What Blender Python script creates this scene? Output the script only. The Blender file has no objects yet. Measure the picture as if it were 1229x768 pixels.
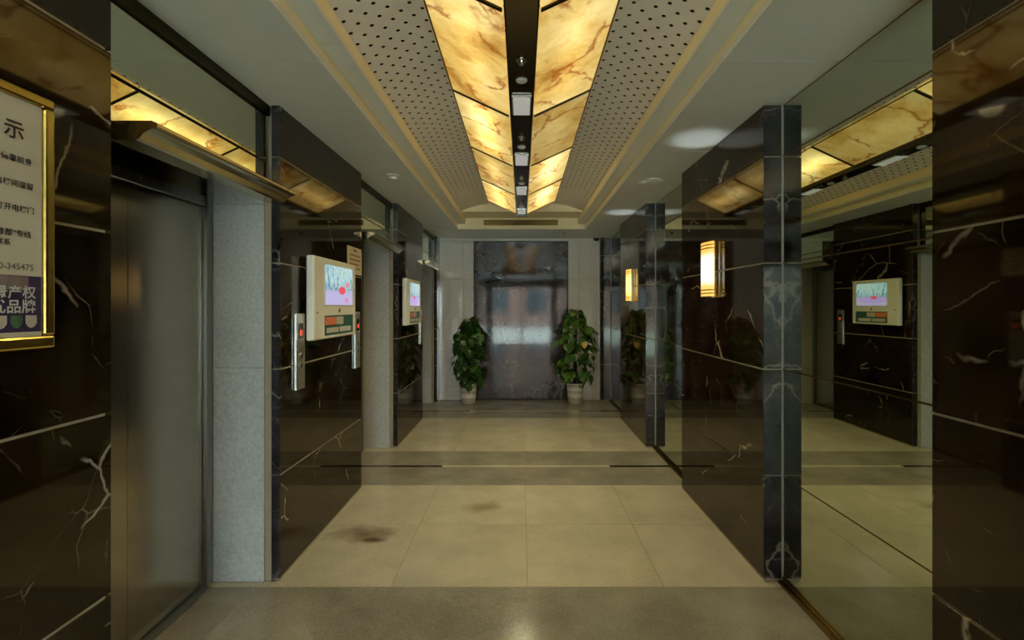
import bpy, bmesh, math, random
from mathutils import Vector, Matrix

random.seed(7)
S = bpy.context.scene
COL = S.collection
PI = math.pi

# ------------------------------------------------------------------ camera, world, exposure
H = 1.45
FPX = 575.0
cam_d = bpy.data.cameras.new('camera')
cam = bpy.data.objects.new('camera', cam_d)
COL.objects.link(cam)
cam.location = (0, 0, H)
cam.rotation_euler = (PI / 2, 0, 0)
cam_d.sensor_width = 36.0
cam_d.lens = FPX / 1229.0 * 36.0
cam_d.shift_x = -(626 - 614.5) / 1229.0
cam_d.shift_y = -(384 - 368) / 1229.0
cam_d.clip_start = 0.02
cam_d.clip_end = 200
S.camera = cam

SKY = 11.5
world = bpy.data.worlds.new('overcast_sky')
S.world = world
world.use_nodes = True
bg = world.node_tree.nodes['Background']
bg.inputs[0].default_value = (0.82, 0.93, 1.0, 1)
bg.inputs[1].default_value = SKY

S.view_settings.view_transform = 'Standard'
S.view_settings.look = 'None'
S.view_settings.gamma = 1.0
S.view_settings.exposure = 1.12
S.view_settings.use_curve_mapping = False
ONYX = 0.52        # strength of the lamps behind the onyx
DOWN = 26.0       # watts of each spot added at the beam squares to light the floor

# ------------------------------------------------------------------ helpers
WL = {}           # world location of every object (no rotated parents are used)


def place(o, loc, parent=None):
    loc = Vector(loc)
    WL[o.name] = loc
    if parent is not None:
        o.parent = parent
        o.location = loc - WL[parent.name]
    else:
        o.location = loc
    return o


def tag(o, label=None, cat=None, group=None, kind=None):
    if label:
        o['label'] = label
    if cat:
        o['category'] = cat
    if group:
        o['group'] = group
    if kind:
        o['kind'] = kind
    return o


def empty(name, loc, label, cat, group=None, kind=None):
    o = bpy.data.objects.new(name, None)
    o.empty_display_size = 0.05
    COL.objects.link(o)
    place(o, loc)
    return tag(o, label, cat, group, kind)


MESHES = {}


def mesh_obj(name, me, loc, parent=None, rot=None):
    o = bpy.data.objects.new(name, me)
    COL.objects.link(o)
    place(o, loc, parent)
    if rot:
        o.rotation_euler = rot
    return o


def box_mesh(dx, dy, dz, mat, bev=0.0, seg=1):
    key = (round(dx, 5), round(dy, 5), round(dz, 5), mat.name, bev, seg)
    if key in MESHES:
        return MESHES[key]
    bm = bmesh.new()
    bmesh.ops.create_cube(bm, size=1.0)
    for v in bm.verts:
        v.co.x *= dx
        v.co.y *= dy
        v.co.z *= dz
    if bev > 0:
        bmesh.ops.bevel(bm, geom=bm.edges[:], offset=bev, segments=seg, affect='EDGES', profile=0.5)
    me = bpy.data.meshes.new('box')
    bm.to_mesh(me)
    bm.free()
    me.materials.append(mat)
    MESHES[key] = me
    return me


def box(name, x0, x1, y0, y1, z0, z1, mat, parent=None, bev=0.0, seg=1):
    me = box_mesh(x1 - x0, y1 - y0, z1 - z0, mat, bev, seg)
    return mesh_obj(name, me, ((x0 + x1) / 2, (y0 + y1) / 2, (z0 + z1) / 2), parent)


def pydata(name, verts, faces, mat, parent=None, loc=(0, 0, 0), smooth=False):
    """verts in world space; loc is the object's origin"""
    L = Vector(loc)
    me = bpy.data.meshes.new(name)
    me.from_pydata([tuple(Vector(v) - L) for v in verts], [], faces)
    bm = bmesh.new()
    bm.from_mesh(me)
    bmesh.ops.recalc_face_normals(bm, faces=bm.faces)
    bm.to_mesh(me)
    bm.free()
    me.materials.append(mat)
    if smooth:
        for p in me.polygons:
            p.use_smooth = True
    return mesh_obj(name, me, loc, parent)


def extrude_y(name, prof, y0, y1, mat, parent=None, smooth=False):
    """prof: list of (x,z) going round; solid prism along y"""
    n = len(prof)
    vs = [(x, y0, z) for x, z in prof] + [(x, y1, z) for x, z in prof]
    fs = [[i, (i + 1) % n, n + (i + 1) % n, n + i] for i in range(n)]
    fs += [list(range(n))[::-1], list(range(n, 2 * n))]
    cx = sum(p[0] for p in prof) / n
    cz = sum(p[1] for p in prof) / n
    return pydata(name, vs, fs, mat, parent, (cx, (y0 + y1) / 2, cz), smooth)


def lathe_mesh(prof, mat, n=24, smooth=True):
    """prof: (r,z) from bottom to top, around z"""
    vs, fs = [], []
    for r, z in prof:
        for k in range(n):
            a = 2 * PI * k / n
            vs.append((r * math.cos(a), r * math.sin(a), z))
    for i in range(len(prof) - 1):
        for k in range(n):
            fs.append([i * n + k, i * n + (k + 1) % n, (i + 1) * n + (k + 1) % n, (i + 1) * n + k])
    fs.append(list(range(n))[::-1])
    m = (len(prof) - 1) * n
    fs.append(list(range(m, m + n)))
    me = bpy.data.meshes.new('lathe')
    me.from_pydata(vs, [], fs)
    me.materials.append(mat)
    if smooth:
        for p in me.polygons:
            p.use_smooth = len(p.vertices) == 4
    return me


# ------------------------------------------------------------------ materials
class NT:
    def __init__(self, name):
        m = bpy.data.materials.new(name)
        m.use_nodes = True
        self.m = m
        self.t = m.node_tree
        self.b = self.t.nodes['Principled BSDF']
        self.out = self.t.nodes['Material Output']

    def n(self, typ, **kw):
        nd = self.t.nodes.new(typ)
        for k, v in kw.items():
            if k.startswith('i_'):
                nd.inputs[k[2:].replace('_', ' ')].default_value = v
            else:
                setattr(nd, k, v)
        return nd

    def l(self, a, b):
        self.t.links.new(a, b)

    def pos(self, rnd=True, amt=17.0):
        g = self.n('ShaderNodeNewGeometry')
        if not rnd:
            return g.outputs['Position']
        oi = self.n('ShaderNodeObjectInfo')
        mul = self.n('ShaderNodeMath', operation='MULTIPLY')
        self.l(oi.outputs['Random'], mul.inputs[0])
        mul.inputs[1].default_value = amt
        cmb = self.n('ShaderNodeCombineXYZ')
        for k in range(3):
            self.l(mul.outputs[0], cmb.inputs[k])
        add = self.n('ShaderNodeVectorMath', operation='ADD')
        self.l(g.outputs['Position'], add.inputs[0])
        self.l(cmb.outputs[0], add.inputs[1])
        return add.outputs[0]

    def noise(self, vec, scale, detail=4, rough=0.55, dist=0.0):
        nd = self.n('ShaderNodeTexNoise')
        nd.inputs['Scale'].default_value = scale
        nd.inputs['Detail'].default_value = detail
        nd.inputs['Roughness'].default_value = rough
        nd.inputs['Distortion'].default_value = dist
        self.l(vec, nd.inputs['Vector'])
        return nd

    def ramp(self, fac, stops, interp='LINEAR'):
        r = self.n('ShaderNodeValToRGB')
        r.color_ramp.interpolation = interp
        e = r.color_ramp.elements
        while len(e) < len(stops):
            e.new(0.5)
        for k, (p, c) in enumerate(stops):
            e[k].position = p
            e[k].color = (*c, 1) if len(c) == 3 else c
        self.l(fac, r.inputs[0])
        return r.outputs[0]

    def mix(self, fac, a, b, mode='MIX'):
        x = self.n('ShaderNodeMix', data_type='RGBA', blend_type=mode)
        for sock, v in ((x.inputs[0], fac), (x.inputs[6], a), (x.inputs[7], b)):
            if hasattr(v, 'is_output'):
                self.l(v, sock)
            elif isinstance(v, (int, float)):
                sock.default_value = v
            else:
                sock.default_value = (*v, 1)
        return x.outputs[2]

    def math(self, op, a, b=None, clamp=False):
        x = self.n('ShaderNodeMath', operation=op)
        x.use_clamp = clamp
        for k, v in enumerate((a, b)):
            if v is None:
                continue
            if hasattr(v, 'is_output'):
                self.l(v, x.inputs[k])
            else:
                x.inputs[k].default_value = v
        return x.outputs[0]

    def maprange(self, v, a, b, c=0.0, d=1.0):
        x = self.n('ShaderNodeMapRange')
        self.l(v, x.inputs[0])
        for k, q in enumerate((a, b, c, d)):
            x.inputs[k + 1].default_value = q
        return x.outputs[0]

    def bump(self, h, strength=0.1, dist=0.01):
        b = self.n('ShaderNodeBump')
        b.inputs['Strength'].default_value = strength
        b.inputs['Distance'].default_value = dist
        self.l(h, b.inputs['Height'])
        self.l(b.outputs[0], self.b.inputs['Normal'])

    def set(self, color=None, rough=None, metal=None, spec=None, **kw):
        if color is not None:
            if hasattr(color, 'is_output'):
                self.l(color, self.b.inputs['Base Color'])
            else:
                self.b.inputs['Base Color'].default_value = (*color, 1)
        if rough is not None:
            if hasattr(rough, 'is_output'):
                self.l(rough, self.b.inputs['Roughness'])
            else:
                self.b.inputs['Roughness'].default_value = rough
        if metal is not None:
            self.b.inputs['Metallic'].default_value = metal
        if spec is not None:
            self.b.inputs['Specular IOR Level'].default_value = spec
        return self

    def emit(self, color, strength):
        if hasattr(color, 'is_output'):
            self.l(color, self.b.inputs['Emission Color'])
        else:
            self.b.inputs['Emission Color'].default_value = (*color, 1)
        if hasattr(strength, 'is_output'):
            self.l(strength, self.b.inputs['Emission Strength'])
        else:
            self.b.inputs['Emission Strength'].default_value = strength


def plain(name, color, rough=0.5, metal=0.0, spec=0.5, var=0.06, scale=30.0):
    t = NT(name)
    p = t.pos()
    nz = t.noise(p, scale, 3)
    c0 = tuple(max(0, c * (1 - var)) for c in color)
    c1 = tuple(min(1, c * (1 + var)) for c in color)
    t.set(t.ramp(nz.outputs[0], [(0.3, c0), (0.7, c1)]), rough, metal, spec)
    return t.m


def marble(name, dark, mid, vein, rough=0.07, vscale=1.5, dens=0.52, cloud=2.2, vw=0.012, amount=1.0, warp=0.5, mks=2.6, spec=0.4):
    t = NT(name)
    p = t.pos()
    wz = t.noise(p, 1.7, 5, 0.6)
    off = t.n('ShaderNodeVectorMath', operation='MULTIPLY_ADD')
    t.l(wz.outputs['Color'], off.inputs[0])
    off.inputs[1].default_value = (warp, warp, warp)
    t.l(p, off.inputs[2])
    q = off.outputs[0]
    cl = t.noise(q, cloud, 8, 0.62)
    base = t.ramp(cl.outputs[0], [(0.35, dark), (0.72, mid)])
    vo = t.n('ShaderNodeTexVoronoi', feature='DISTANCE_TO_EDGE')
    vo.inputs['Scale'].default_value = vscale
    t.l(q, vo.inputs['Vector'])
    line = t.maprange(vo.outputs['Distance'], 0.0, vw, 1.0, 0.0)
    mk = t.noise(p, mks, 2)
    mask = t.maprange(mk.outputs[0], dens, dens + 0.06)
    v1 = t.math('MULTIPLY', line, mask)
    vo2 = t.n('ShaderNodeTexVoronoi', feature='DISTANCE_TO_EDGE')
    vo2.inputs['Scale'].default_value = vscale * 3.1
    t.l(q, vo2.inputs['Vector'])
    line2 = t.maprange(vo2.outputs['Distance'], 0.0, vw * 1.6, 0.35, 0.0)
    mk2 = t.noise(p, 4.1, 2)
    mask2 = t.maprange(mk2.outputs[0], dens + 0.03, dens + 0.12)
    v2 = t.math('MULTIPLY', line2, mask2)
    vv = t.math('MULTIPLY', t.math('MAXIMUM', v1, v2), amount)
    t.set(t.mix(vv, base, vein), rough, 0, spec)
    t.b.inputs['Specular Tint'].default_value = (1.0, 0.90, 0.72, 1) if spec > 0.61 else (1, 1, 1, 1)
    return t.m


M = {}
M['marble'] = marble('dark_brown_marble', (0.0030, 0.0018, 0.0010), (0.030, 0.0160, 0.0065), (0.36, 0.32, 0.26), 0.045, 1.7, 0.53, 3.6, 0.010, 1.0, 0.22, 3.4, 0.62)
M['marble_end'] = marble('daylit_grey_marble', (0.010, 0.010, 0.012), (0.055, 0.048, 0.050), (0.30, 0.26, 0.25), 0.06, 3.0, 0.48, 5.0, 0.03, 0.8)  # same stone as the piers, bluish daylight painted in as a greyer colour
M['marble_back'] = marble('purple_grey_marble', (0.016, 0.013, 0.014), (0.085, 0.070, 0.070), (0.30, 0.27, 0.26), 0.06, 3.2, 0.45, 2.6, 0.03, 0.6, 1.0, 2.6, 0.6)
M['joint'] = plain('cream_joint', (0.36, 0.31, 0.22), 0.6)
M['jamb_edge'] = plain('jamb_edge_beige', (0.33, 0.27, 0.18), 0.5)
M['plate_steel'] = None
M['white_joint'] = plain('white_sealant', (0.5, 0.5, 0.48), 0.5)
M['dark_joint'] = plain('dark_joint', (0.03, 0.027, 0.022), 0.7)


def granite(name, c0, c1, rough, scale=160, streak=0.0, coat=0.0):
    t = NT(name)
    p = t.pos()
    a = t.noise(p, scale, 4, 0.7)
    b = t.noise(p, 3.0, 3)
    s = t.math('ADD', t.math('MULTIPLY', a.outputs[0], 0.75), t.math('MULTIPLY', b.outputs[0], 0.25))
    t.set(t.ramp(s, [(0.36, c0), (0.60, c1)]), rough, 0, 0.5)
    if coat:
        t.b.inputs['Coat Weight'].default_value = coat
        t.b.inputs['Coat Roughness'].default_value = 0.06
    return t.m


M['jamb'] = granite('pale_granite', (0.40, 0.40, 0.37), (0.58, 0.57, 0.53), 0.35, 60)
M['tile_wall'] = granite('pale_wall_tile', (0.72, 0.70, 0.64), (0.86, 0.84, 0.77), 0.08, 25)


def floor_mat(name, c0, c1, rough, stains=()):
    t = NT(name)
    p = t.pos()
    w = t.pos(False)
    a = t.noise(p, 120, 4, 0.7)
    b = t.noise(p, 3.5, 4)
    s = t.math('ADD', t.math('MULTIPLY', a.outputs[0], 0.55), t.math('MULTIPLY', b.outputs[0], 0.45))
    col = t.ramp(s, [(0.36, c0), (0.62, c1)])
    for (sx, sy, rx, ry, k, cc) in stains:
        wz = t.noise(w, 6.0, 3)
        sub = t.n('ShaderNodeVectorMath', operation='SUBTRACT')
        t.l(w, sub.inputs[0])
        sub.inputs[1].default_value = (sx, sy, 0)
        sc = t.n('ShaderNodeVectorMath', operation='MULTIPLY')
        t.l(sub.outputs[0], sc.inputs[0])
        sc.inputs[1].default_value = (1 / rx, 1 / ry, 0)
        ln = t.n('ShaderNodeVectorMath', operation='LENGTH')
        t.l(sc.outputs[0], ln.inputs[0])
        d = t.math('ADD', ln.outputs['Value'], t.math('MULTIPLY', t.math('SUBTRACT', wz.outputs[0], 0.5), 1.6))
        f = t.maprange(d, 0.1, 1.1, k, 0.0)
        col = t.mix(f, col, cc)
    rz = t.noise(w, 5.0, 4)
    t.set(col, t.maprange(rz.outputs[0], 0.3, 0.7, rough * 0.8, rough * 1.25), 0, 0.5)
    return t.m


M['beige'] = floor_mat('beige_floor_tile', (0.43, 0.395, 0.30), (0.60, 0.555, 0.435), 0.15,
                       ((-1.0, 3.05, 0.22, 0.13, 0.75, (0.10, 0.055, 0.02)), (-0.93, 2.98, 0.10, 0.035, 0.8, (0.06, 0.03, 0.012)),
                        (-0.28, 3.47, 0.17, 0.12, 0.6, (0.20, 0.14, 0.055))))
M['greyband'] = floor_mat('grey_floor_band', (0.19, 0.175, 0.145), (0.35, 0.33, 0.275), 0.18)
M['inlay'] = plain('dark_floor_inlay', (0.012, 0.008, 0.005), 0.15)
M['grout'] = plain('floor_grout', (0.20, 0.175, 0.12), 0.7)
M['soffit'] = plain('soffit_paint', (0.78, 0.80, 0.73), 0.32, 0, 0.5, 0.02, 8)
M['onyx_lit_paint'] = plain('onyx_lit_paint', (0.95, 0.86, 0.58), 0.4, 0, 0.4, 0.02, 8)  # white paint yellowed, so the onyx glow sits in its colour
M['perf'] = plain('perforated_metal', (0.80, 0.78, 0.71), 0.45, 0.0, 0.5, 0.03, 10)
M['void'] = plain('dark_void', (0.01, 0.01, 0.01), 0.9)
M['concrete'] = plain('plain_concrete', (0.25, 0.24, 0.22), 0.8)


def mirror_mat(name, tint, rough):
    t = NT(name)
    nz = t.noise(t.pos(), 1.2, 2)
    t.set(t.ramp(nz.outputs[0], [(0.3, tuple(c * 0.96 for c in tint)), (0.7, tint)]), rough, 1.0)
    return t.m


M['mirror'] = mirror_mat('tinted_mirror', (0.58, 0.63, 0.50), 0.012)
M['mirror_top'] = mirror_mat('pale_mirror', (0.70, 0.74, 0.60), 0.012)


def brushed(name, col, rough, sx=1, sy=1, sz=1, aniso=0.0, amt=0.12):
    t = NT(name)
    mp = t.n('ShaderNodeMapping')
    mp.inputs['Scale'].default_value = (sx, sy, sz)
    t.l(t.pos(), mp.inputs[0])
    nz = t.noise(mp.outputs[0], 1.0, 4, 0.6)
    t.set(t.ramp(nz.outputs[0], [(0.3, tuple(c * (1 - amt) for c in col)), (0.7, col)]),
          t.maprange(nz.outputs[0], 0.3, 0.7, rough * (1 - amt), rough * (1 + amt)), 1.0)
    if aniso:
        t.b.inputs['Anisotropic'].default_value = aniso
    return t.m


M['door_steel'] = brushed('brushed_door_steel', (0.42, 0.38, 0.30), 0.20, 90, 90, 1.5, 0.6, 0.05)
M['frame_steel'] = brushed('steel_frame', (0.40, 0.40, 0.38), 0.30, 300, 300, 3)
M['cornice'] = brushed('bronze_steel', (0.62, 0.54, 0.34), 0.18, 60, 3, 60)
M['beam'] = brushed('dark_bronze_mirror', (0.15, 0.12, 0.08), 0.14, 30, 2, 30)
M['dark_trim'] = brushed('dark_trim', (0.05, 0.045, 0.022), 0.35, 30, 2, 30)
M['gold'] = brushed('gold_frame', (0.62, 0.47, 0.13), 0.24, 40, 40, 40)
M['gold_dark'] = brushed('gold_dark', (0.30, 0.22, 0.06), 0.3, 40, 40, 40)
M['rail'] = brushed('brown_rail', (0.20, 0.13, 0.06), 0.3, 50, 2, 50)
M['chrome'] = brushed('satin_chrome', (0.62, 0.63, 0.60), 0.25, 40, 40, 4)
M['plate_steel'] = brushed('plate_steel', (0.82, 0.82, 0.77), 0.42, 40, 40, 4)
M['white_plastic'] = plain('white_plastic', (0.72, 0.71, 0.65), 0.35, 0, 0.5, 0.02)
M['cream_plastic'] = plain('cream_plastic', (0.78, 0.76, 0.65), 0.35, 0, 0.5, 0.03)
M['black'] = plain('black_plastic', (0.008, 0.008, 0.009), 0.25)
M['paper'] = plain('poster_paper', (0.62, 0.58, 0.46), 0.5, 0, 0.5, 0.03, 6)
M['ink'] = plain('black_ink', (0.02, 0.02, 0.03), 0.6)
M['grey_ink'] = plain('grey_ink', (0.16, 0.16, 0.14), 0.6)
M['red_ink'] = plain('red_ink', (0.30, 0.09, 0.05), 0.6)
M['purple'] = plain('purple_print', (0.035, 0.022, 0.075), 0.4, 0, 0.5, 0.35, 12)
M['violet'] = plain('violet_grey_print', (0.22, 0.17, 0.16), 0.4, 0, 0.5, 0.3, 20)
M['white_ink'] = plain('white_print', (0.6, 0.6, 0.55), 0.5)
M['green_ink'] = plain('green_print', (0.07, 0.17, 0.08), 0.5, 0, 0.5, 0.3, 60)
M['teal_ink'] = plain('teal_print', (0.03, 0.12, 0.11), 0.4)
M['orange_ink'] = plain('orange_print', (0.75, 0.22, 0.10), 0.4)
M['pale_ink'] = plain('pale_print', (0.55, 0.50, 0.42), 0.4)
M['notice'] = plain('notice_paper', (0.62, 0.57, 0.38), 0.5, 0, 0.5, 0.03, 8)
M['pot'] = plain('white_pot', (0.72, 0.70, 0.62), 0.35, 0, 0.5, 0.03, 12)
M['soil'] = plain('dark_soil', (0.03, 0.02, 0.012), 0.95)
M['pole'] = plain('moss_pole', (0.06, 0.045, 0.02), 0.95, 0, 0.2, 0.4, 60)
M['stem'] = plain('green_stem', (0.10, 0.16, 0.04), 0.5)
M['pavement'] = plain('pavement', (0.5, 0.49, 0.46), 0.8)
M['pink_wall'] = plain('pink_render', (0.30, 0.19, 0.16), 0.8)
M['window_dark'] = plain('window_glass', (0.05, 0.07, 0.09), 0.1)


def leaf_mat(name, a, b):
    t = NT(name)
    oi = t.n('ShaderNodeObjectInfo')
    col = t.ramp(oi.outputs['Random'], [(0.0, a), (0.75, b), (1.0, tuple(min(1, c * 1.8) for c in b))])
    nz = t.noise(t.pos(), 40, 3)
    t.set(t.mix(t.math('MULTIPLY', nz.outputs[0], 0.35), col, tuple(c * 0.5 for c in a)), 0.3, 0, 0.5)
    return t.m


M['leaf_dark'] = leaf_mat('deep_green_leaf', (0.014, 0.060, 0.011), (0.040, 0.135, 0.022))
M['leaf_light'] = leaf_mat('bright_green_leaf', (0.03, 0.11, 0.016), (0.13, 0.27, 0.035))
M['leaf_yellow'] = plain('yellow_leaf', (0.55, 0.36, 0.04), 0.4)


def pane_mat():
    t = NT('clear_pane')
    tr = t.n('ShaderNodeBsdfTransparent')
    tr.inputs[0].default_value = (0.90, 0.95, 0.93, 1)
    gl = t.n('ShaderNodeBsdfGlossy')
    gl.inputs['Roughness'].default_value = 0.02
    lw = t.n('ShaderNodeLayerWeight')
    lw.inputs[0].default_value = 0.2
    mx = t.n('ShaderNodeMixShader')
    t.l(t.maprange(lw.outputs['Fresnel'], 0, 1, 0.04, 0.6), mx.inputs[0])
    t.l(tr.outputs[0], mx.inputs[1])
    t.l(gl.outputs[0], mx.inputs[2])
    t.l(mx.outputs[0], t.out.inputs[0])
    return t.m


M['pane'] = pane_mat()


def onyx_mat(name, level, tube):
    """backlit onyx: the stone's own colour times the light of the tube behind it (local x = across, y = along)"""
    t = NT(name)
    p = t.pos()
    tc = t.n('ShaderNodeTexCoord')
    sep = t.n('ShaderNodeSeparateXYZ')
    t.l(tc.outputs['Object'], sep.inputs[0])
    wz = t.noise(p, 2.2, 5, 0.6)
    off = t.n('ShaderNodeVectorMath', operation='MULTIPLY_ADD')
    t.l(wz.outputs['Color'], off.inputs[0])
    off.inputs[1].default_value = (0.55, 0.55, 0.55)
    t.l(p, off.inputs[2])
    q = off.outputs[0]
    cl = t.noise(q, 2.4, 6, 0.6)
    stone = t.ramp(cl.outputs[0], [(0.32, (0.44, 0.21, 0.035)), (0.47, (0.74, 0.47, 0.115)), (0.66, (0.96, 0.74, 0.29))])
    vo = t.n('ShaderNodeTexVoronoi', feature='DISTANCE_TO_EDGE')
    vo.inputs['Scale'].default_value = 2.3
    t.l(q, vo.inputs['Vector'])
    mk = t.noise(p, 3.0, 2)
    line = t.math('MULTIPLY', t.maprange(vo.outputs['Distance'], 0.0, 0.045, 1.0, 0.0), t.maprange(mk.outputs[0], 0.44, 0.52))
    stone = t.mix(t.math('MULTIPLY', line, 0.9), stone, (0.34, 0.085, 0.006))
    # light of the tube behind, falling off sideways, uneven along the tube
    along = t.noise(p, 1.6, 1)
    fall = t.math('POWER', 2.718, t.math('MULTIPLY', t.math('POWER', t.math('DIVIDE', sep.outputs['X'], 0.085), 2.0), -1.0))
    ends = t.maprange(t.math('ABSOLUTE', sep.outputs['Y']), 0.30, 0.50, 1.0, 0.25)
    k = t.math('ADD', level, t.math('MULTIPLY', t.math('MULTIPLY', fall, ends), t.math('MULTIPLY', t.maprange(along.outputs[0], 0.3, 0.7, 0.5, 1.3), tube)))
    t.set(t.mix(1.0, stone, (0.45, 0.45, 0.45), 'MULTIPLY'), 0.12, 0, 0.5)
    t.emit(stone, t.math('MULTIPLY', k, ONYX))
    return t.m


# ------------------------------------------------------------------ layout numbers (metres; y = distance into the lobby)
XW = 1.275            # faces of the marble piers
ZC = 2.51             # lowered ceiling
YB = 7.46             # back wall
YE = -3.9             # entrance wall
XL = -1.318           # back of left slabs
XM = 1.374            # mirror plane on the right
PIERS = [(YE, 1.49), (2.525, 3.815), (4.92, 6.18), (7.21, YB)]
BAYS = [(1.49, 2.525), (3.815, 4.92), (6.18, 7.21)]
COURSES = [0.018, 0.56, 1.12, 1.68, 2.24, ZC]
G = 0.004             # half a joint

# ------------------------------------------------------------------ floor
floor = box('floor', -2.0, 1.5, YE, YB + 0.2, -0.15, -0.003, M['grout'])
tag(floor, 'polished beige tile floor with grey cross bands and dark inlays', 'floor', kind='structure')
XJ = [-2.0, -1.385, -0.677, 0.03, 0.737, 1.5]


def tile(name, x0, x1, y0, y1, mat, g=0.0012):
    return box(name, x0 + g, x1 - g, y0 + g, y1 - g, -0.02, 0.0, mat, floor)


def field(y0, y1, rows):
    dy = (y1 - y0) / rows
    for r in range(rows):
        for a, b in zip(XJ[:-1], XJ[1:]):
            tile('floor_tile', a, b, y0 + r * dy, y0 + (r + 1) * dy, M['beige'])


def band(y0, yi, y1):
    for (a0, a1) in ((y0, yi - 0.022), (yi + 0.022, y1)):
        for a, b in zip([-2.0, -1.385, 0.03, 1.5][:-1], [-2.0, -1.385, 0.03, 1.5][1:]):
            tile('floor_band_slab', a, b, a0, a1, M['greyband'], 0.0005)
    tile('floor_inlay', -2.0, -0.72, yi - 0.022, yi + 0.022, M['inlay'], 0.0005)
    tile('floor_inlay', -0.72, 0.80, yi - 0.022, yi + 0.022, M['beige'], 0.0005)
    tile('floor_inlay', 0.80, 1.5, yi - 0.022, yi + 0.022, M['inlay'], 0.0005)


field(YE, -0.75, 4)
band(-0.75, -0.27, 0.15)
field(0.15, 1.56, 2)
band(1.56, 2.055, 2.479)
field(2.479, 3.893, 2)
band(3.893, 4.357, 4.805)
field(4.805, 6.24, 2)
band(6.24, 6.66, YB + 0.2)

# ------------------------------------------------------------------ left side: piers with marble slabs
PIER_L = ['dark brown marble wall left of the nearest lift, behind the framed notice',
          'dark marble pier between the first and second lift on the left',
          'dark marble pier between the second and third lift on the left',
          'narrow dark marble strip beside the left end of the back wall']
PIER_R = ['dark brown marble wall at the right edge, nearest the camera',
          'dark marble pier on the right carrying the large wall lamp',
          'dark marble pier on the right carrying the far wall lamp',
          'dark marble strip at the right end of the back wall']


def ysplit(y0, y1):
    if y1 - y0 < 1.6:
        return [(y0, y1)]
    out = []
    y = y1
    while y > y0 + 0.01:
        n = max(y0, y - 1.36)
        out.append((n, y))
        y = n
    return out


for i, (y0, y1) in enumerate(PIERS):
    core = box('wall_left', -1.74, XL + 0.040, y0 + (0.02 if i else 0), y1 - (0.02 if i < 3 else 0), 0, ZC, M['joint'])
    tag(core, PIER_L[i], 'wall', kind='structure')
    for (a, b) in ysplit(y0, y1):
        for z0, z1 in zip(COURSES[:-1], COURSES[1:]):
            za, zb = z0 + (G if z0 > 0.1 else 0), z1 - (G if z1 < ZC else 0)
            fa = a + (0.018 if (i and a == y0) else G * 0.3)
            box('marble_slab', XL + 0.0, -XW, fa, b - G * 0.3, za, zb, M['marble'], core, 0.0015)
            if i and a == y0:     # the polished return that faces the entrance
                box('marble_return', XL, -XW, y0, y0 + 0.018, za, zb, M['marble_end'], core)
    # granite jamb facing the lift recess
    ends = ([(y0, y0 + 0.02)] if i else []) + ([(y1 - 0.02, y1)] if i < 3 else [])
    for (a, b) in ends:
        for z0, z1 in ((0.0, 1.127), (1.127, 1.99), (1.99, 2.2)):
            box('granite_jamb', -1.625, -1.357, a, b, z0 + 0.0015, z1 - 0.0015, M['jamb'], core)
        box('jamb_edge_strip', -1.356, XL - 0.0005, a, b, 0, 2.05, M['jamb_edge'], core, 0.003)

# lift openings -----------------------------------------------------
LIFT = ['brushed steel lift doors nearest the camera on the left',
        'brushed steel lift doors of the middle lift on the left',
        'brushed steel lift doors of the farthest lift on the left']
LINT = ['lintel above the nearest lift', 'lintel above the middle lift', 'lintel above the farthest lift']
for i, (y0, y1) in enumerate(BAYS):
    d = empty('door_%d' % (i + 1), (-1.68, (y0 + y1) / 2, 0), LIFT[i], 'lift door', kind='structure')
    ym = (y0 + y1) / 2
    f = 0.05
    for (a, b) in ((y0 + f, ym - 0.001), (ym + 0.001, y1 - f)):
        box('door_panel', -1.675, -1.65, a, b, 0.012, 1.965, M['door_steel'], d, 0.002)
    for (a, b) in ((y0, y0 + f - 0.004), (y1 - f + 0.004, y1)):
        box('door_frame', -1.70, -1.627, a, b, 0, 2.2, M['frame_steel'], d, 0.002)
    box('door_header', -1.70, -1.63, y0 + f, y1 - f, 1.97, 2.02, M['frame_steel'], d, 0.003)
    box('header_panel', -1.70, -1.648, y0 + f, y1 - f, 2.025, 2.2, M['door_steel'], d)
    box('door_sill', -1.70, -1.60, y0 + f, y1 - f, 0.0, 0.006, M['frame_steel'], d)
    box('shaft_wall', -1.76, -1.70, y0 - 0.03, y1 + 0.03, 0, 2.3, M['void'], d)
    # lintel
    t = box('wall_left', -1.70, -1.345, y0 + 0.0, y1 - 0.0, 2.2, ZC, M['dark_joint'])
    tag(t, 'dark ' + LINT[i] + ' behind its transom mirror', 'wall', kind='structure')
    box('lintel_drop', -1.40, -1.345, y0, y1, 2.02, 2.2, M['dark_joint'], t)
    box('lintel_trim', -1.345, -1.325, y0 + 0.001, y1 - 0.001, 2.452, 2.508, M['dark_trim'], t, 0.003)
    m = empty('transom_mirror', (-1.342, (y0 + y1) / 2, 2.058), None, None)
    for (za, zb) in ((2.058, 2.200), (2.209, 2.45)):
        box('mirror_pane', -1.345, -1.339, y0 + 0.002, y1 - 0.002, za, zb, M['mirror_top'], m)
    tag(m, ['transom mirror over the nearest lift, reflecting the glowing ceiling', 'transom mirror over the middle lift on the left',
            'transom mirror over the farthest lift on the left'][i], 'mirror', 'transom mirrors above the lifts')
    # projecting steel cornice
    prof = [(-1.344, 1.995), (-1.262, 1.995), (-1.250, 2.000), (-1.235, 2.018), (-1.212, 2.030), (-1.202, 2.033), (-1.194, 2.034),
            (-1.190, 2.040), (-1.190, 2.048), (-1.196, 2.053), (-1.204, 2.054), (-1.208, 2.058), (-1.344, 2.058)]
    c = extrude_y('trim_%d' % (i + 1), prof, y0 + 0.075, y1 - 0.001, M['cornice'])
    tag(c, ['bronze steel cornice over the nearest lift', 'bronze steel cornice over the middle lift',
            'bronze steel cornice over the farthest lift'][i], 'trim', kind='structure')

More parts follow.
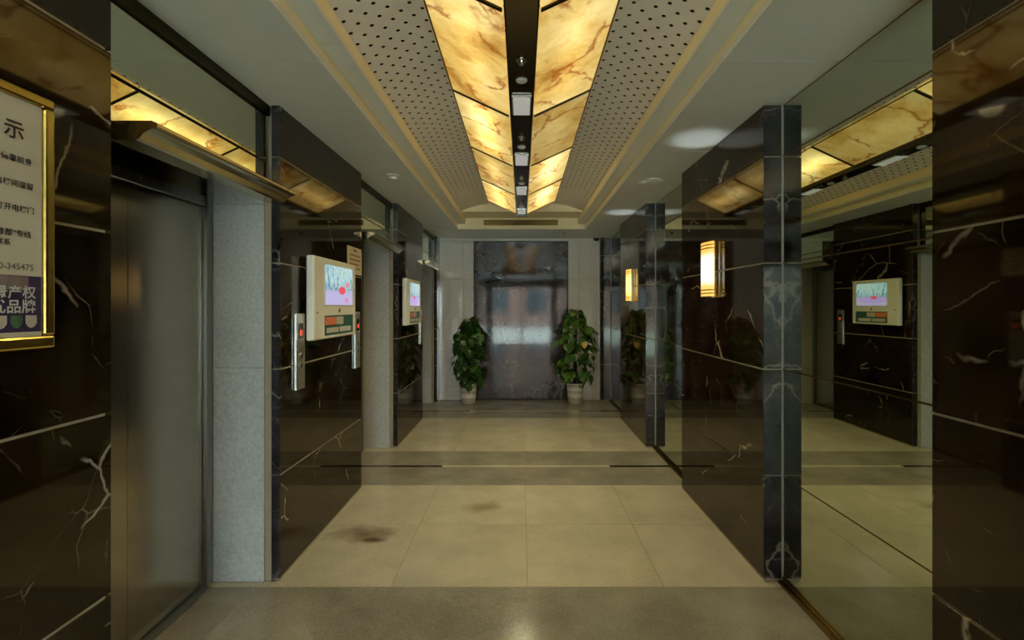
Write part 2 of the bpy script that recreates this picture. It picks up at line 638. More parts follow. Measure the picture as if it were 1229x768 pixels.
# shaft shell behind the lifts keeps daylight out
o = box('wall_left', -2.0, -1.77, YE, YB + 0.2, 0, 3.2, M['concrete'])
tag(o, 'concrete core wall behind the lifts', 'wall', kind='structure')

# ------------------------------------------------------------------ right side: piers and tall mirrors
for i, (y0, y1) in enumerate(PIERS):
    xf = XW
    if i == 3:
        y0, xf = 7.37, 1.21
    core = box('wall_right', xf + 0.006, 1.50, y0 + (0.004 if i else 0), y1 - (0.004 if i < 3 else 0), 0, ZC, M['joint'])
    tag(core, PIER_R[i], 'wall', kind='structure')
    for (a, b) in ysplit(y0, y1):
        for z0, z1 in zip(COURSES[:-1], COURSES[1:]):
            za, zb = z0 + (G if z0 > 0.1 else 0), z1 - (G if z1 < ZC else 0)
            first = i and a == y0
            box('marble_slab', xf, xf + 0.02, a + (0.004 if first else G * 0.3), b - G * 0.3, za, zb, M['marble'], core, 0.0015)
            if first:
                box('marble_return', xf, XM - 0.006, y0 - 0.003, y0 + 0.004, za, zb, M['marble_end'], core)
    if i:
        box('sealant_bead', XM - 0.006, XM - 0.0005, y0 - 0.007, y0 + 0.003, 0.0, ZC, M['white_joint'], core, 0.002)

MIR = ['tall mirror panels on the right nearest the camera', 'tall mirror panels on the right between the two lamp piers',
       'tall mirror panels on the right at the far end']
for i, (y0, y1) in enumerate([BAYS[0], BAYS[1], (6.18, 7.362)]):
    m = empty('wall_mirror', (XM, (y0 + y1) / 2, 0), MIR[i], 'mirror', 'tall mirrors between the right piers')
    box('mirror_backing', XM + 0.004, 1.50, y0 - 0.003, y1 + 0.003, 0, ZC, M['rail'], m)
    zz = [0.03, 0.56, 1.12, 1.68, 2.24, ZC - 0.004]
    for z0, z1 in zip(zz[:-1], zz[1:]):
        box('mirror_pane', XM, XM + 0.005, y0 + 0.001, y1 - 0.001, z0 + 0.0035, z1 - 0.0035, M['mirror'], m)
    box('bottom_rail', XM - 0.030, XM - 0.001, y0 + 0.001, y1 - 0.008, 0.0, 0.016, M['rail'], m, 0.003)
    box('bottom_rail', XM - 0.008, XM - 0.001, y0 + 0.001, y1 - 0.008, 0.0165, 0.030, M['gold_dark'], m, 0.002)
o = box('wall_right', 1.505, 1.75, YE, YB + 0.2, 0, 3.2, M['concrete'])
tag(o, 'concrete outer wall behind the right mirrors', 'wall', kind='structure')

# ------------------------------------------------------------------ back wall
bw = box('wall_back', -2.0, 1.75, YB + 0.02, YB + 0.25, 0, 3.2, M['dark_joint'])
tag(bw, 'end wall of pale tiles around a dark marble panel', 'wall', kind='structure')
for (xa, xb) in ((-1.277, -0.905), (-0.905, -0.745), (0.725, 0.895), (0.895, 1.215)):
    for z0, z1 in zip([0.0, 0.66, 1.27, 1.88, 2.47][:-1], [0.0, 0.66, 1.27, 1.88, 2.47][1:]):
        box('wall_tile', xa + 0.001, xb - 0.001, YB - 0.005, YB + 0.02, z0 + 0.0006, z1 - 0.0006, M['tile_wall'], bw, 0.001)
box('wall_head_strip', -1.277, 1.215, YB - 0.01, YB + 0.02, 2.472, ZC, M['soffit'], bw)
for (xa, xb) in ((-0.735, -0.01), (-0.01, 0.715)):
    for z0, z1 in ((0.02, 0.86), (0.86, 1.70), (1.70, 2.46)):
        box('marble_panel', xa + 0.0008, xb - 0.0008, YB - 0.001, YB + 0.02, z0 + 0.0008, z1 - 0.0008, M['marble_back'], bw)
for (xa, xb, za, zb) in ((-0.745, -0.735, 0.0, 2.47), (0.715, 0.725, 0.0, 2.47), (-0.735, 0.715, 2.46, 2.47), (-0.735, 0.715, 0.0, 0.02)):
    box('panel_frame', xa, xb, YB - 0.008, YB + 0.02, za, zb, M['dark_joint'], bw)

# ------------------------------------------------------------------ ceiling
TX, TE, TN = 0.87, 6.55, -1.25          # tray half width, far end, near end
ceil = box('ceiling', -2.0, 1.75, YE, YB + 0.25, 3.0, 3.2, M['concrete'])
tag(ceil, 'grey lowered ceiling around a raised perforated vault', 'ceiling', kind='structure')
ys = [YE] + [2.066 + 1.2 * k for k in range(-4, 4)]
ys = [y for y in ys if y < TE - 0.2]
for (a, b) in zip(ys, ys[1:] + [TE]):
    for (x0, x1) in ((-1.70, -TX), (TX, 1.505)):
        box('ceiling_panel', x0, x1, a + 0.003, b - 0.003, ZC, ZC + 0.03, M['soffit'], ceil)
    if b > TN:
        a2 = max(a, TN)
        for s in (-1, 1):
            box('cove_lip', min(s * TX, s * (TX + 0.02)), max(s * TX, s * (TX + 0.02)), a2, b, ZC + 0.0302, 2.58, M['onyx_lit_paint'], ceil)
            box('cove_ledge', min(s * 0.77, s * (TX + 0.02)), max(s * 0.77, s * (TX + 0.02)), a2 + 0.001, b - 0.001, 2.5802, 2.60, M['soffit'], ceil)
box('ceiling_panel', -1.70, 1.505, TE + 0.02, YB + 0.018, ZC, ZC + 0.03, M['soffit'], ceil)
box('ceiling_panel', -TX, TX, YE, TN - 0.02, ZC, ZC + 0.03, M['soffit'], ceil)
for s in (-1, 1):
    box('cove_riser', min(s * 0.77, s * 0.79), max(s * 0.77, s * 0.79), TN, TE, 2.6002, 2.66, M['onyx_lit_paint'], ceil)
box('tray_end', -0.89, 0.89, TE, TE + 0.02, ZC, 2.68, M['onyx_lit_paint'], ceil)
box('tray_end', -0.89, 0.89, TN - 0.02, TN, ZC, 2.95, M['onyx_lit_paint'], ceil)
box('tray_flat', -0.77, 0.77, 6.12, TE, 2.66, 2.68, M['onyx_lit_paint'], ceil)
box('vault_end', -0.79, 0.79, 6.10, 6.12, 2.66, 2.95, M['onyx_lit_paint'], ceil)
box('vault_top', -0.95, 0.95, TN, 6.10, 2.95, 2.99, M['void'], ceil)
for s in (-1, 1):
    box('vault_side', min(s * 0.80, s * 0.83), max(s * 0.80, s * 0.83), TN, 6.10, 2.61, 2.95, M['void'], ceil)


# perforated vault panels with real holes, staggered
def perf_panel(s, y0, y1):
    nc, pitch = 8, 0.088
    vs, fs = [], []

    def P(u, y):
        tt = u / nc
        return (s * (0.785 - 0.375 * tt), y, 2.66 + 0.095 * math.sin(tt * PI / 2))
    r_u, r_y = 0.20, 0.0093
    for c in range(nc):
        off = 0.0 if c % 2 == 0 else pitch / 2
        y = y0
        first = True
        while y < y1 - 1e-6:
            ye = min(y + (pitch / 2 if (first and off) else pitch), y1)
            full = abs(ye - y - pitch) < 1e-6
            first = False
            base = len(vs)
            ymid = (y + ye) / 2
            ring = [(c, y), (c + .5, y), (c + 1, y), (c + 1, ymid), (c + 1, ye), (c + .5, ye), (c, ye), (c, ymid)]
            for (u, yy) in ring:
                vs.append(P(u, yy))
            if full:
                for (du, dv) in ((-.7, -.7), (0, -1), (.7, -.7), (1, 0), (.7, .7), (0, 1), (-.7, .7), (-1, 0)):
                    vs.append(P(c + .5 + du * r_u, ymid + dv * r_y))
                for k in range(8):
                    fs.append([base + k, base + (k + 1) % 8, base + 8 + (k + 1) % 8, base + 8 + k])
            else:
                fs.append([base + k for k in range(8)])
            y = ye
    return pydata('perforated_panel', vs, fs, M['perf'], ceil, (s * 0.6, (y0 + y1) / 2, 2.70))


for s in (-1, 1):
    perf_panel(s, TN, 6.0999)

# backlit onyx panels -------------------------------------------------
OJ = [-1.20, -0.19, 0.82, 1.83, 2.85, 3.86, 4.84, 5.84]
lev = {(-1, 3): (0.85, 0.45), (-1, 4): (0.70, 1.7), (-1, 5): (0.55, 0.5), (-1, 6): (0.75, 1.5),
       (1, 3): (0.78, 0.4), (1, 4): (0.45, 0.1), (1, 5): (0.75, 1.5), (1, 6): (0.80, 1.5)}
ORD = ['third behind the camera', 'second behind the camera', 'overhead at the camera', 'nearest in view', 'second from the camera', 'third from the camera', 'farthest from the camera']
for k, (a, b) in enumerate(zip(OJ[:-1], OJ[1:])):
    for s in (-1, 1):
        l0, tb = lev.get((s, k), (0.9, 0.8))
        if k == 2:
            l0, tb = 0.9, 0.6
        pin, pout = Vector((s * 0.070, 2.585)), Vector((s * 0.408, 2.742))
        mid = (pin + pout) / 2
        w = (pout - pin).length
        me = box_mesh(w, b - a - 0.018, 0.018, onyx_mat('backlit_onyx_%d_%s' % (k, 'l' if s < 0 else 'r'), l0, tb), 0.002)
        ob = mesh_obj('onyx_light_panel', me, (mid.x, (a + b) / 2, mid.y + 0.009))
        ob.rotation_euler = (0, -s * math.atan2(0.157, 0.338), 0)
        ln = b - a
        for sy in (-1, 1):
            eb = bpy.data.objects.new('end_bar', box_mesh(w, 0.009, 0.007, M['dark_trim']))
            COL.objects.link(eb)
            eb.parent = ob
            eb.location = (0, sy * (ln / 2 - 0.005), -0.0127)
        eb = bpy.data.objects.new('edge_bar', box_mesh(0.006, ln - 0.02, 0.005, M['dark_trim']))
        COL.objects.link(eb)
        eb.parent = ob
        eb.location = (s * (w / 2 - 0.003), 0, -0.0117)
        tag(ob, 'glowing veined onyx ceiling panel %s of the dark beam, %s' % ('left' if s < 0 else 'right', ORD[k]), 'light panel',
            'backlit onyx panels along the ceiling')

# dark bronze beam with its fittings ----------------------------------
beam = empty('ceiling_beam', (0, 2.3, 2.55), 'dark bronze ceiling beam running between the glowing onyx panels', 'beam')
extrude_y('beam_body', [(-0.066, 2.60), (-0.066, 2.553), (-0.060, 2.548), (0.060, 2.548), (0.066, 2.553), (0.066, 2.60)], -1.2, 5.88, M['beam'], beam)


def emis(name, col, strength, rough=0.4):
    t = NT(name)
    nz = t.noise(t.pos(), 3.0, 2)
    t.set(tuple(c * 0.6 for c in col), rough)
    t.emit(t.ramp(nz.outputs[0], [(0.2, tuple(c * 0.85 for c in col)), (0.8, col)]), strength)
    return t.m


M['diffuser'] = emis('lamp_diffuser', (0.95, 0.95, 0.90), 0.15)
dome = lathe_mesh([(0.024, -0.006), (0.026, -0.001), (0.027, 0.0)][::1], M['chrome'])
DL = ['nearest the camera', 'second along the beam', 'third along the beam', 'farthest along the beam']
for k in range(0, 4):
    y = 2.6 + 0.97 * k
    fr = box('downlight', -0.052, 0.052, y - 0.12, y + 0.12, 2.536, 2.5478, M['chrome'], beam, 0.003)
    box('diffuser', -0.045, 0.045, y - 0.113, y + 0.113, 2.5335, 2.5358, M['diffuser'], fr)
    dm = lathe_mesh([(0.004, -0.026), (0.012, -0.023), (0.017, -0.015), (0.019, -0.006), (0.024, -0.004), (0.025, 0.0)], M['chrome'], 20)
    mesh_obj('sensor_dome', dm, (0, y - 0.47, 2.5478), beam)
    dm2 = lathe_mesh([(0.012, -0.010), (0.024, -0.009), (0.028, -0.004), (0.029, 0.0)], M['white_plastic'], 20)
    mesh_obj('disc_lamp', dm2, (0, y - 0.28, 2.5478), beam)
    ld = bpy.data.lights.new('floor_fill_spot', 'SPOT')  # wide spot added to light the floor; the diffuser itself stays dim
    ld.energy = DOWN
    ld.color = (1.0, 0.88, 0.50)
    ld.spot_size = math.radians(150)
    ld.spot_blend = 1.0
    ld.shadow_soft_size = 0.05
    lo = bpy.data.objects.new('floor_fill_spot', ld)
    COL.objects.link(lo)
    place(lo, (0, y, 2.53), beam)

# air grille ---------------------------------------------------------
g = empty('air_grille', (-0.01, TE, 2.60), 'long slatted air grille at the far end of the raised ceiling', 'grille')
gx0, gx1, gz0, gz1 = -0.53, 0.51, 2.548, 2.648
for (a, b, c, d) in ((gx0, gx1, gz0, gz0 + 0.012), (gx0, gx1, gz1 - 0.012, gz1), (gx0, gx0 + 0.012, gz0 + 0.012, gz1 - 0.012), (gx1 - 0.012, gx1, gz0 + 0.012, gz1 - 0.012)):
    box('grille_frame', a, b, TE - 0.014, TE, c, d, M['onyx_lit_paint'], g)
box('grille_backing', gx0 + 0.012, gx1 - 0.012, TE - 0.003, TE, gz0 + 0.012, gz1 - 0.012, M['void'], g)
n = 64
for k in range(n):
    x = gx0 + 0.02 + (gx1 - gx0 - 0.04) * k / (n - 1)
    box('slat', x - 0.003, x + 0.003, TE - 0.011, TE - 0.0035, gz0 + 0.013, gz1 - 0.013, M['gold_dark'], g)

# small ceiling fittings ----------------------------------------------


def disc_fit(name, x, y, prof, mat, label, cat):
    ob = mesh_obj(name, lathe_mesh(prof, mat, 28), (x, y, ZC))
    return tag(ob, label, cat)


s1 = empty('smoke_detector', (-1.035, 3.86, ZC), 'small white smoke detector on the left lowered ceiling', 'smoke detector')
mesh_obj('detector_base', lathe_mesh([(0.046, -0.012), (0.05, -0.010), (0.05, 0.0)], M['white_plastic']), WL[s1.name], s1)
mesh_obj('detector_head', lathe_mesh([(0.018, -0.040), (0.026, -0.038), (0.034, -0.030), (0.034, -0.0125)], M['white_plastic']), WL[s1.name], s1)
disc_fit('ceiling_speaker', 1.085, 4.04, [(0.06, -0.026), (0.080, -0.024), (0.092, -0.014), (0.10, -0.012), (0.10, 0.0)], M['white_plastic'],
         'round white flush disc on the right lowered ceiling', 'ceiling fitting')
s2 = empty('dome_camera', (1.14, 7.30, ZC), 'small black dome camera at the right end of the ceiling', 'camera')
mesh_obj('camera_base', lathe_mesh([(0.05, -0.02), (0.055, -0.016), (0.055, 0.0)], M['white_plastic']), WL[s2.name], s2)
mesh_obj('camera_dome', lathe_mesh([(0.006, -0.062), (0.025, -0.058), (0.040, -0.044), (0.045, -0.0205)], M['black']), WL[s2.name], s2)
s3 = empty('sprinkler', (0.60, 6.85, ZC), 'small chrome sprinkler head before the back wall', 'sprinkler')
mesh_obj('sprinkler_rose', lathe_mesh([(0.03, -0.006), (0.035, 0.0)], M['chrome']), WL[s3.name], s3)
mesh_obj('sprinkler_head', lathe_mesh([(0.016, -0.040), (0.018, -0.036), (0.006, -0.030), (0.008, -0.0065)], M['chrome']), WL[s3.name], s3)

# ------------------------------------------------------------------ wall lamps


def sconce(yc, glow, label):
    s = empty('wall_lamp', (XW, yc, 1.51), label, 'wall lamp', 'gold wall lamps on the right piers')
    w, h, z0 = 0.095, 0.37, 1.512
    # U-shaped glass shade, bowed front
    prof = []
    nn = 12
    for k in range(nn + 1):
        a = PI * k / nn
        prof.append((XW - 0.022 - 0.040 * math.sin(a) ** 0.6, yc - (w - 0.008) * math.cos(a)))
    vs = [(x, y, z0 + 0.004) for x, y in prof] + [(x, y, z0 + h - 0.004) for x, y in prof]
    fs = [[k, k + 1, nn + 2 + k, nn + 1 + k] for k in range(nn)]
    fs.append(list(range(nn + 1)))
    fs.append(list(range(nn + 1, 2 * nn + 2)))
    fs.append([0, nn, 2 * nn + 1, nn + 1])
    pydata('lamp_shade', vs, fs, glow, s, (XW - 0.04, yc, z0 + h / 2), False)
    box('back_plate', XW - 0.012, XW - 0.0005, yc - w * 0.8, yc + w * 0.8, z0 + 0.01, z0 + h - 0.01, M['chrome'], s, 0.002)

    def ring(zc, hh, extra, mat):
        p2 = []
        for k in range(nn + 1):
            a = PI * k / nn
            p2.append((XW - 0.020 - (0.042 + extra) * math.sin(a) ** 0.6, yc - (w - 0.006 + extra) * math.cos(a)))
        p1 = [(XW - 0.020 - 0.038 * math.sin(PI * k / nn) ** 0.6, yc - (w - 0.012) * math.cos(PI * k / nn)) for k in range(nn + 1)]
        v = [(x, y, zc - hh) for x, y in p2] + [(x, y, zc + hh) for x, y in p2] + [(x, y, zc - hh) for x, y in p1] + [(x, y, zc + hh) for x, y in p1]
        m_ = nn + 1
        f = []
        for k in range(nn):
            f += [[k, k + 1, m_ + k + 1, m_ + k], [2 * m_ + k, 3 * m_ + k, 3 * m_ + k + 1, 2 * m_ + k + 1],
                  [m_ + k, m_ + k + 1, 3 * m_ + k + 1, 3 * m_ + k], [k, 2 * m_ + k, 2 * m_ + k + 1, k + 1]]
        f += [[0, m_, 3 * m_, 2 * m_], [nn, 2 * m_ + nn, 3 * m_ + nn, m_ + nn]]
        pydata('gold_band', v, f, mat, s, (XW - 0.04, yc, zc))
    for zc in (z0 + 0.004, z0 + 0.026, z0 + 0.048, z0 + h - 0.004, z0 + h - 0.026, z0 + h - 0.048):
        ring(zc, 0.0035, 0.003, M['gold'])
    for sy in (-1, 1):
        box('gold_upright', XW - 0.026, XW - 0.012, yc + sy * (w + 0.001) - 0.004, yc + sy * (w + 0.001) + 0.004, z0 + 0.001, z0 + h - 0.001, M['gold'], s, 0.001)
    for (nm, zt, en) in (('uplight_lamp', z0 + h + 0.01, 1.0),):
        ld = bpy.data.lights.new(nm, 'SPOT')
        ld.energy = 3.6
        ld.color = (0.86, 0.95, 1.0)
        ld.spot_size = math.radians(38)
        ld.spot_blend = 0.9
        ld.shadow_soft_size = 0.015
        lo = bpy.data.objects.new(nm, ld)
        COL.objects.link(lo)
        p = Vector((XW - 0.045, yc, zt))
        place(lo, p, s)
        lo.rotation_euler = (Vector((1.13, yc - 0.16, ZC)) - p).to_track_quat('-Z', 'Y').to_euler()
    return s


def shade_mat(name, mid, end, k):
    t = NT(name)
    tc = t.n('ShaderNodeTexCoord')
    sep = t.n('ShaderNodeSeparateXYZ')
    t.l(tc.outputs['Object'], sep.inputs[0])
    f = t.maprange(t.math('ABSOLUTE', sep.outputs['Z']), 0.065, 0.115)
    nz = t.noise(t.pos(), 20, 2)
    c = t.mix(f, mid, end)
    t.set((0.7, 0.66, 0.5), 0.25)
    t.emit(t.mix(t.math('MULTIPLY', nz.outputs[0], 0.15), c, tuple(0.8 * q for q in end)), k)
    return t.m


sconce(3.20, shade_mat('frosted_glass_white', (0.92, 0.92, 0.96), (0.85, 0.40, 0.05), 0.62), 'lit gold wall lamp with white glass on the nearer right pier')
sconce(5.55, shade_mat('frosted_glass_amber', (1.0, 0.68, 0.22), (0.85, 0.40, 0.05), 0.8), 'lit amber wall lamp on the far right pier')

# ------------------------------------------------------------------ text helper


def text(name, body, y, z, size, mat, parent, x, align='RIGHT', rotx=True, sx=1.0):
    cu = bpy.data.curves.new(name, 'FONT')
    cu.body = body
    cu.size = size
    cu.align_x = align
    cu.align_y = 'CENTER'
    cu.resolution_u = 2
    cu.offset = size * 0.018
    tmp = bpy.data.objects.new('tmp', cu)
    COL.objects.link(tmp)
    dg = bpy.context.evaluated_depsgraph_get()
    me = bpy.data.meshes.new_from_object(tmp.evaluated_get(dg))
    bpy.data.objects.remove(tmp)
    me.materials.clear()
    me.materials.append(mat)
    o = mesh_obj(name, me, (x, y, z), parent, (PI / 2, 0, PI / 2))
    o.scale = (sx, 1, 1)
    return o


# ------------------------------------------------------------------ framed notice on the near left wall
fy0, fy1, fz0, fz1 = 0.78, 1.283, 1.341, 1.998
fr = empty('framed_notice', (-1.275, (fy0 + fy1) / 2, fz0), 'gold framed notice with Chinese text on the near left marble wall', 'notice')
bx0 = -1.2745
fw = 0.027
for (a, b, c, d) in ((fy0, fy1, fz0, fz0 + fw + 0.006), (fy0, fy1, fz1 - fw, fz1)):
    box('frame_bar', bx0, -1.247, a, b, c, d, M['gold'], fr, 0.006, 2)
for (a, b) in ((fy0, fy0 + fw), (fy1 - fw, fy1)):
    box('frame_bar', bx0, -1.247, a, b, fz0 + fw + 0.0065, fz1 - fw - 0.0005, M['gold'], fr, 0.006, 2)
bxf = -1.258
box('notice_board', bx0, bxf, fy0 + fw + 0.0005, fy1 - fw - 0.0005, fz0 + fw + 0.0065, fz1 - fw - 0.0005, M['paper'], fr)
box('print_band', bxf, bxf + 0.0006, fy0 + fw + 0.001, fy1 - fw - 0.002, 1.386, 1.528, M['purple'], fr)
box('print_picture', bxf + 0.0006, bxf + 0.001, fy0 + fw + 0.05, fy1 - fw - 0.035, 1.492, 1.527, M['violet'], fr)
tx = bxf + 0.0012
text('notice_title', '提 示', 1.212, 1.886, 0.050, M['ink'], fr, tx)
text('notice_text', '乘梯时请勿倚靠前身', 1.230, 1.817, 0.0185, M['ink'], fr, tx)
text('notice_text', '请勿在电梯间逗留', 1.234, 1.755, 0.0185, M['ink'], fr, tx)
text('notice_text', '不得强行打开电梯门', 1.236, 1.694, 0.0185, M['ink'], fr, tx)
text('notice_text', '请拨打“维修部”专线', 1.228, 1.632, 0.0185, M['ink'], fr, tx)
text('notice_text', '电话联系', 1.179, 1.607, 0.0175, M['ink'], fr, tx)
text('notice_number', '0-345475', 1.235, 1.549, 0.022, M['grey_ink'], fr, tx)
text('slogan_text', '景产权', 1.240, 1.484, 0.034, M['white_ink'], fr, tx)
text('slogan_text', '优品牌', 1.240, 1.448, 0.036, M['white_ink'], fr, tx)
for k, (yb, mt) in enumerate(((1.228, 'pale_ink'), (1.192, 'green_ink'), (1.156, 'pale_ink'), (1.120, 'green_ink'))):
    pts = [(-.014, .016), (.014, .016), (.014, -.004), (.008, -.013), (0, -.017), (-.008, -.013), (-.014, -.004)]
    pydata('badge', [(tx, yb + a, 1.412 + b) for a, b in pts], [list(range(7))], M[mt], fr, (tx, yb, 1.412))

# ------------------------------------------------------------------ advertising displays
def screen_mat(name, variant):
    t = NT(name)
    tc = t.n('ShaderNodeTexCoord')
    sep = t.n('ShaderNodeSeparateXYZ')
    t.l(tc.outputs['Generated'], sep.inputs[0])
    y, z = sep.outputs['Y'], sep.outputs['Z']
    mp = t.n('ShaderNodeMapping')
    mp.inputs['Scale'].default_value = (1, 9, 2.2)
    t.l(tc.outputs['Generated'], mp.inputs[0])
    st = t.noise(mp.outputs[0], 1.6, 3, 0.6)
    top = t.ramp(st.outputs[0], [(0.30, (0.05, 0.22, 0.28)), (0.45, (0.35, 0.62, 0.72)), (0.55, (0.62, 0.80, 0.75)), (0.70, (0.16, 0.40, 0.34))])
    low = (0.55, 0.50, 0.78)
    c = t.mix(t.maprange(z, 0.32, 0.42), low, top)
    st2 = t.noise(mp.outputs[0], 4.0, 2)
    crowd = t.math('MULTIPLY', t.maprange(st2.outputs[0], 0.52, 0.60), t.math('MULTIPLY', t.maprange(z, 0.30, 0.36), t.maprange(z, 0.58, 0.52)))
    c = t.mix(crowd, c, (0.13, 0.12, 0.30))

    def blob(cy, cz, ry, rz, col, base):
        dy = t.math('POWER', t.math('DIVIDE', t.math('SUBTRACT', y, cy), ry), 2.0)
        dz = t.math('POWER', t.math('DIVIDE', t.math('SUBTRACT', z, cz), rz), 2.0)
        return t.mix(t.maprange(t.math('ADD', dy, dz), 0.7, 1.2, 1.0, 0.0), base, col)
    if variant == 0:
        c = blob(0.58, 0.38, 0.13, 0.11, (0.85, 0.10, 0.13), c)
        c = blob(0.80, 0.55, 0.09, 0.08, (0.75, 0.30, 0.40), c)
        c = blob(0.75, 0.12, 0.08, 0.07, (0.75, 0.30, 0.55), c)
    else:
        c = blob(0.45, 0.25, 0.5, 0.16, (0.55, 0.40, 0.85), c)
        c = blob(0.40, 0.36, 0.12, 0.08, (0.75, 0.15, 0.2), c)
    t.set((0.02, 0.02, 0.02), 0.15)
    t.emit(c, 0.42)
    return t.m


def display(y0, label, variant):
    y1, z0, z1 = y0 + 0.70, 1.25, 1.752
    d = empty('advertising_display', (-XW, (y0 + y1) / 2, z0), label, 'display', 'advertising displays on the left piers')
    box('mount', -XW + 0.0005, -XW + 0.02, y0 + 0.1, y1 - 0.1, z0 + 0.08, z1 - 0.08, M['black'], d)
    box('housing', -XW + 0.02, -1.207, y0, y1, z0, z1, M['cream_plastic'], d, 0.012, 3)
    sy0, sy1 = y0 + 0.155, y0 + 0.625
    x = -1.207
    bz = box('screen_bezel', x - 0.002, x + 0.003, sy0 - 0.012, sy1 + 0.012, 1.452, 1.722, M['white_plastic'], d, 0.002)
    box('screen', x + 0.003, x + 0.0045, sy0, sy1, 1.462, 1.712, screen_mat('screen_picture_%d' % variant, variant), bz)
    card = box('advert_card', x - 0.002, x + 0.002, sy0 - 0.005, sy1 + 0.015, 1.270, 1.395, M['teal_ink'], d, 0.002)
    xx = x + 0.0021
    w = sy1 - sy0
    box('card_picture', xx, xx + 0.0006, sy0 + 0.0, sy0 + 0.17, 1.335, 1.385, M['orange_ink'], card)
    box('card_picture', xx, xx + 0.0006, sy0 + 0.175, sy0 + 0.30, 1.335, 1.385, M['pale_ink'], card)
    box('card_strip', xx, xx + 0.0006, sy0 + 0.02, sy0 + w * 0.46, 1.285, 1.318, M['pale_ink'], card)
    box('card_strip', xx, xx + 0.0006, sy0 + w * 0.50, sy0 + w * 0.93, 1.285, 1.318, M['white_ink'], card)
    kn = lathe_mesh([(0.013, 0.0), (0.013, 0.003), (0.009, 0.005)], M['grey_ink'], 16)
    mesh_obj('logo_button', kn, (x, (sy0 + sy1) / 2, 1.425), d, (0, PI / 2, 0))
    kn2 = lathe_mesh([(0.007, 0.0), (0.007, 0.002), (0.005, 0.003)], M['grey_ink'], 12)
    mesh_obj('sensor_dot', kn2, (x, y0 + 0.045, 1.415), d, (0, PI / 2, 0))


display(2.785, 'cream wall display with lit colour screen on the nearest left pier', 0)
display(5.03, 'cream wall display with lit screen on the far left pier', 1)


# lift call plates
def call_plate(yc, label):
    d = empty('call_plate', (-XW, yc, 0.98), label, 'lift call panel', 'lift call panels on the left piers')
    box('plate', -XW + 0.0005, -XW + 0.014, yc - 0.055, yc + 0.055, 0.98, 1.41, M['plate_steel'], d, 0.003, 2)
    w = box('floor_window', -XW + 0.014, -XW + 0.0155, yc - 0.028, yc + 0.030, 1.265, 1.355, M['black'], d)
    box('red_digit', -XW + 0.0155, -XW + 0.0160, yc - 0.010, yc - 0.004, 1.285, 1.318, M['led'], w)
    box('red_digit', -XW + 0.0155, -XW + 0.0160, yc + 0.008, yc + 0.014, 1.285, 1.318, M['led'], w)
    b = lathe_mesh([(0.016, 0.0), (0.016, 0.004), (0.012, 0.005)], M['frame_steel'], 18)
    mesh_obj('call_button', b, (-XW + 0.014, yc, 1.17), d, (0, PI / 2, 0))
    mesh_obj('call_button', b, (-XW + 0.014, yc, 1.115), d, (0, PI / 2, 0))


M['led'] = emis('red_led', (1.0, 0.10, 0.03), 0.9)
call_plate(2.735, 'steel lift call panel with red digits left of the near display')
call_plate(3.69, 'steel lift call panel right of the near display')
call_plate(6.03, 'steel lift call panel right of the far display')

# small paper notice beside the near display
nt = empty('paper_notice', (-XW, 3.66, 1.695), 'small cream paper notice with red lines beside the near display', 'notice')
box('notice_sheet', -XW + 0.0005, -XW + 0.004, 3.50, 3.808, 1.695, 1.90, M['notice'], nt)
xs = -XW + 0.0042
box('notice_mark', xs, xs + 0.0004, 3.62, 3.70, 1.868, 1.884, M['red_ink'], nt)
for k, (a, b) in enumerate(((3.54, 3.76), (3.54, 3.77), (3.54, 3.74), (3.68, 3.77))):
    z = 1.838 - 0.033 * k
    y = a
    while y < b:
        wd = random.uniform(0.012, 0.02)
        box('notice_mark', xs, xs + 0.0004, y, y + wd, z - 0.006, z + 0.006, M['red_ink'], nt)
        y += wd + 0.004

# ------------------------------------------------------------------ potted plants
def leaf_mesh(L, W, mat, fold=0.12, droop=0.25):
    prof = [(-0.10, 0.20), (0.0, 0.42), (0.15, 0.50), (0.40, 0.46), (0.70, 0.26), (0.88, 0.10)]
    vs = [(0, 0, 0)]
    mid, lf, rt = [0], [], []
    for (u, w) in prof:
        x = u * L
        z = -droop * L * max(0, u) ** 2
        if u > 0:
            mid.append(len(vs))
            vs.append((x, 0, z))
        lf.append(len(vs))
        vs.append((x, w * W, z + fold * w * W))
        rt.append(len(vs))
        vs.append((x, -w * W, z + fold * w * W))
    tip = len(vs)
    vs.append((L, 0, -droop * L))
    fs = []
    mid2 = mid[:1] + mid
    for k in range(len(prof) - 1):
        a, b = (mid2[k], mid2[k + 1]) if k + 1 < len(mid2) else (mid2[-1], mid2[-1])
        for side, flip in ((lf, False), (rt, True)):
            f = [a, side[k], side[k + 1], b] if a != b else [a, side[k], side[k + 1]]
            fs.append(f[::-1] if not flip else f)
    fs += [[tip, mid2[-1], lf[-1]], [tip, rt[-1], mid2[-1]]]
    fs += [[mid2[-1], mid2[-2], lf[-1]]] if False else []
    me = bpy.data.meshes.new('leaf')
    me.from_pydata(vs, [], fs)
    me.materials.append(mat)
    for p in me.polygons:
        p.use_smooth = True
    return me


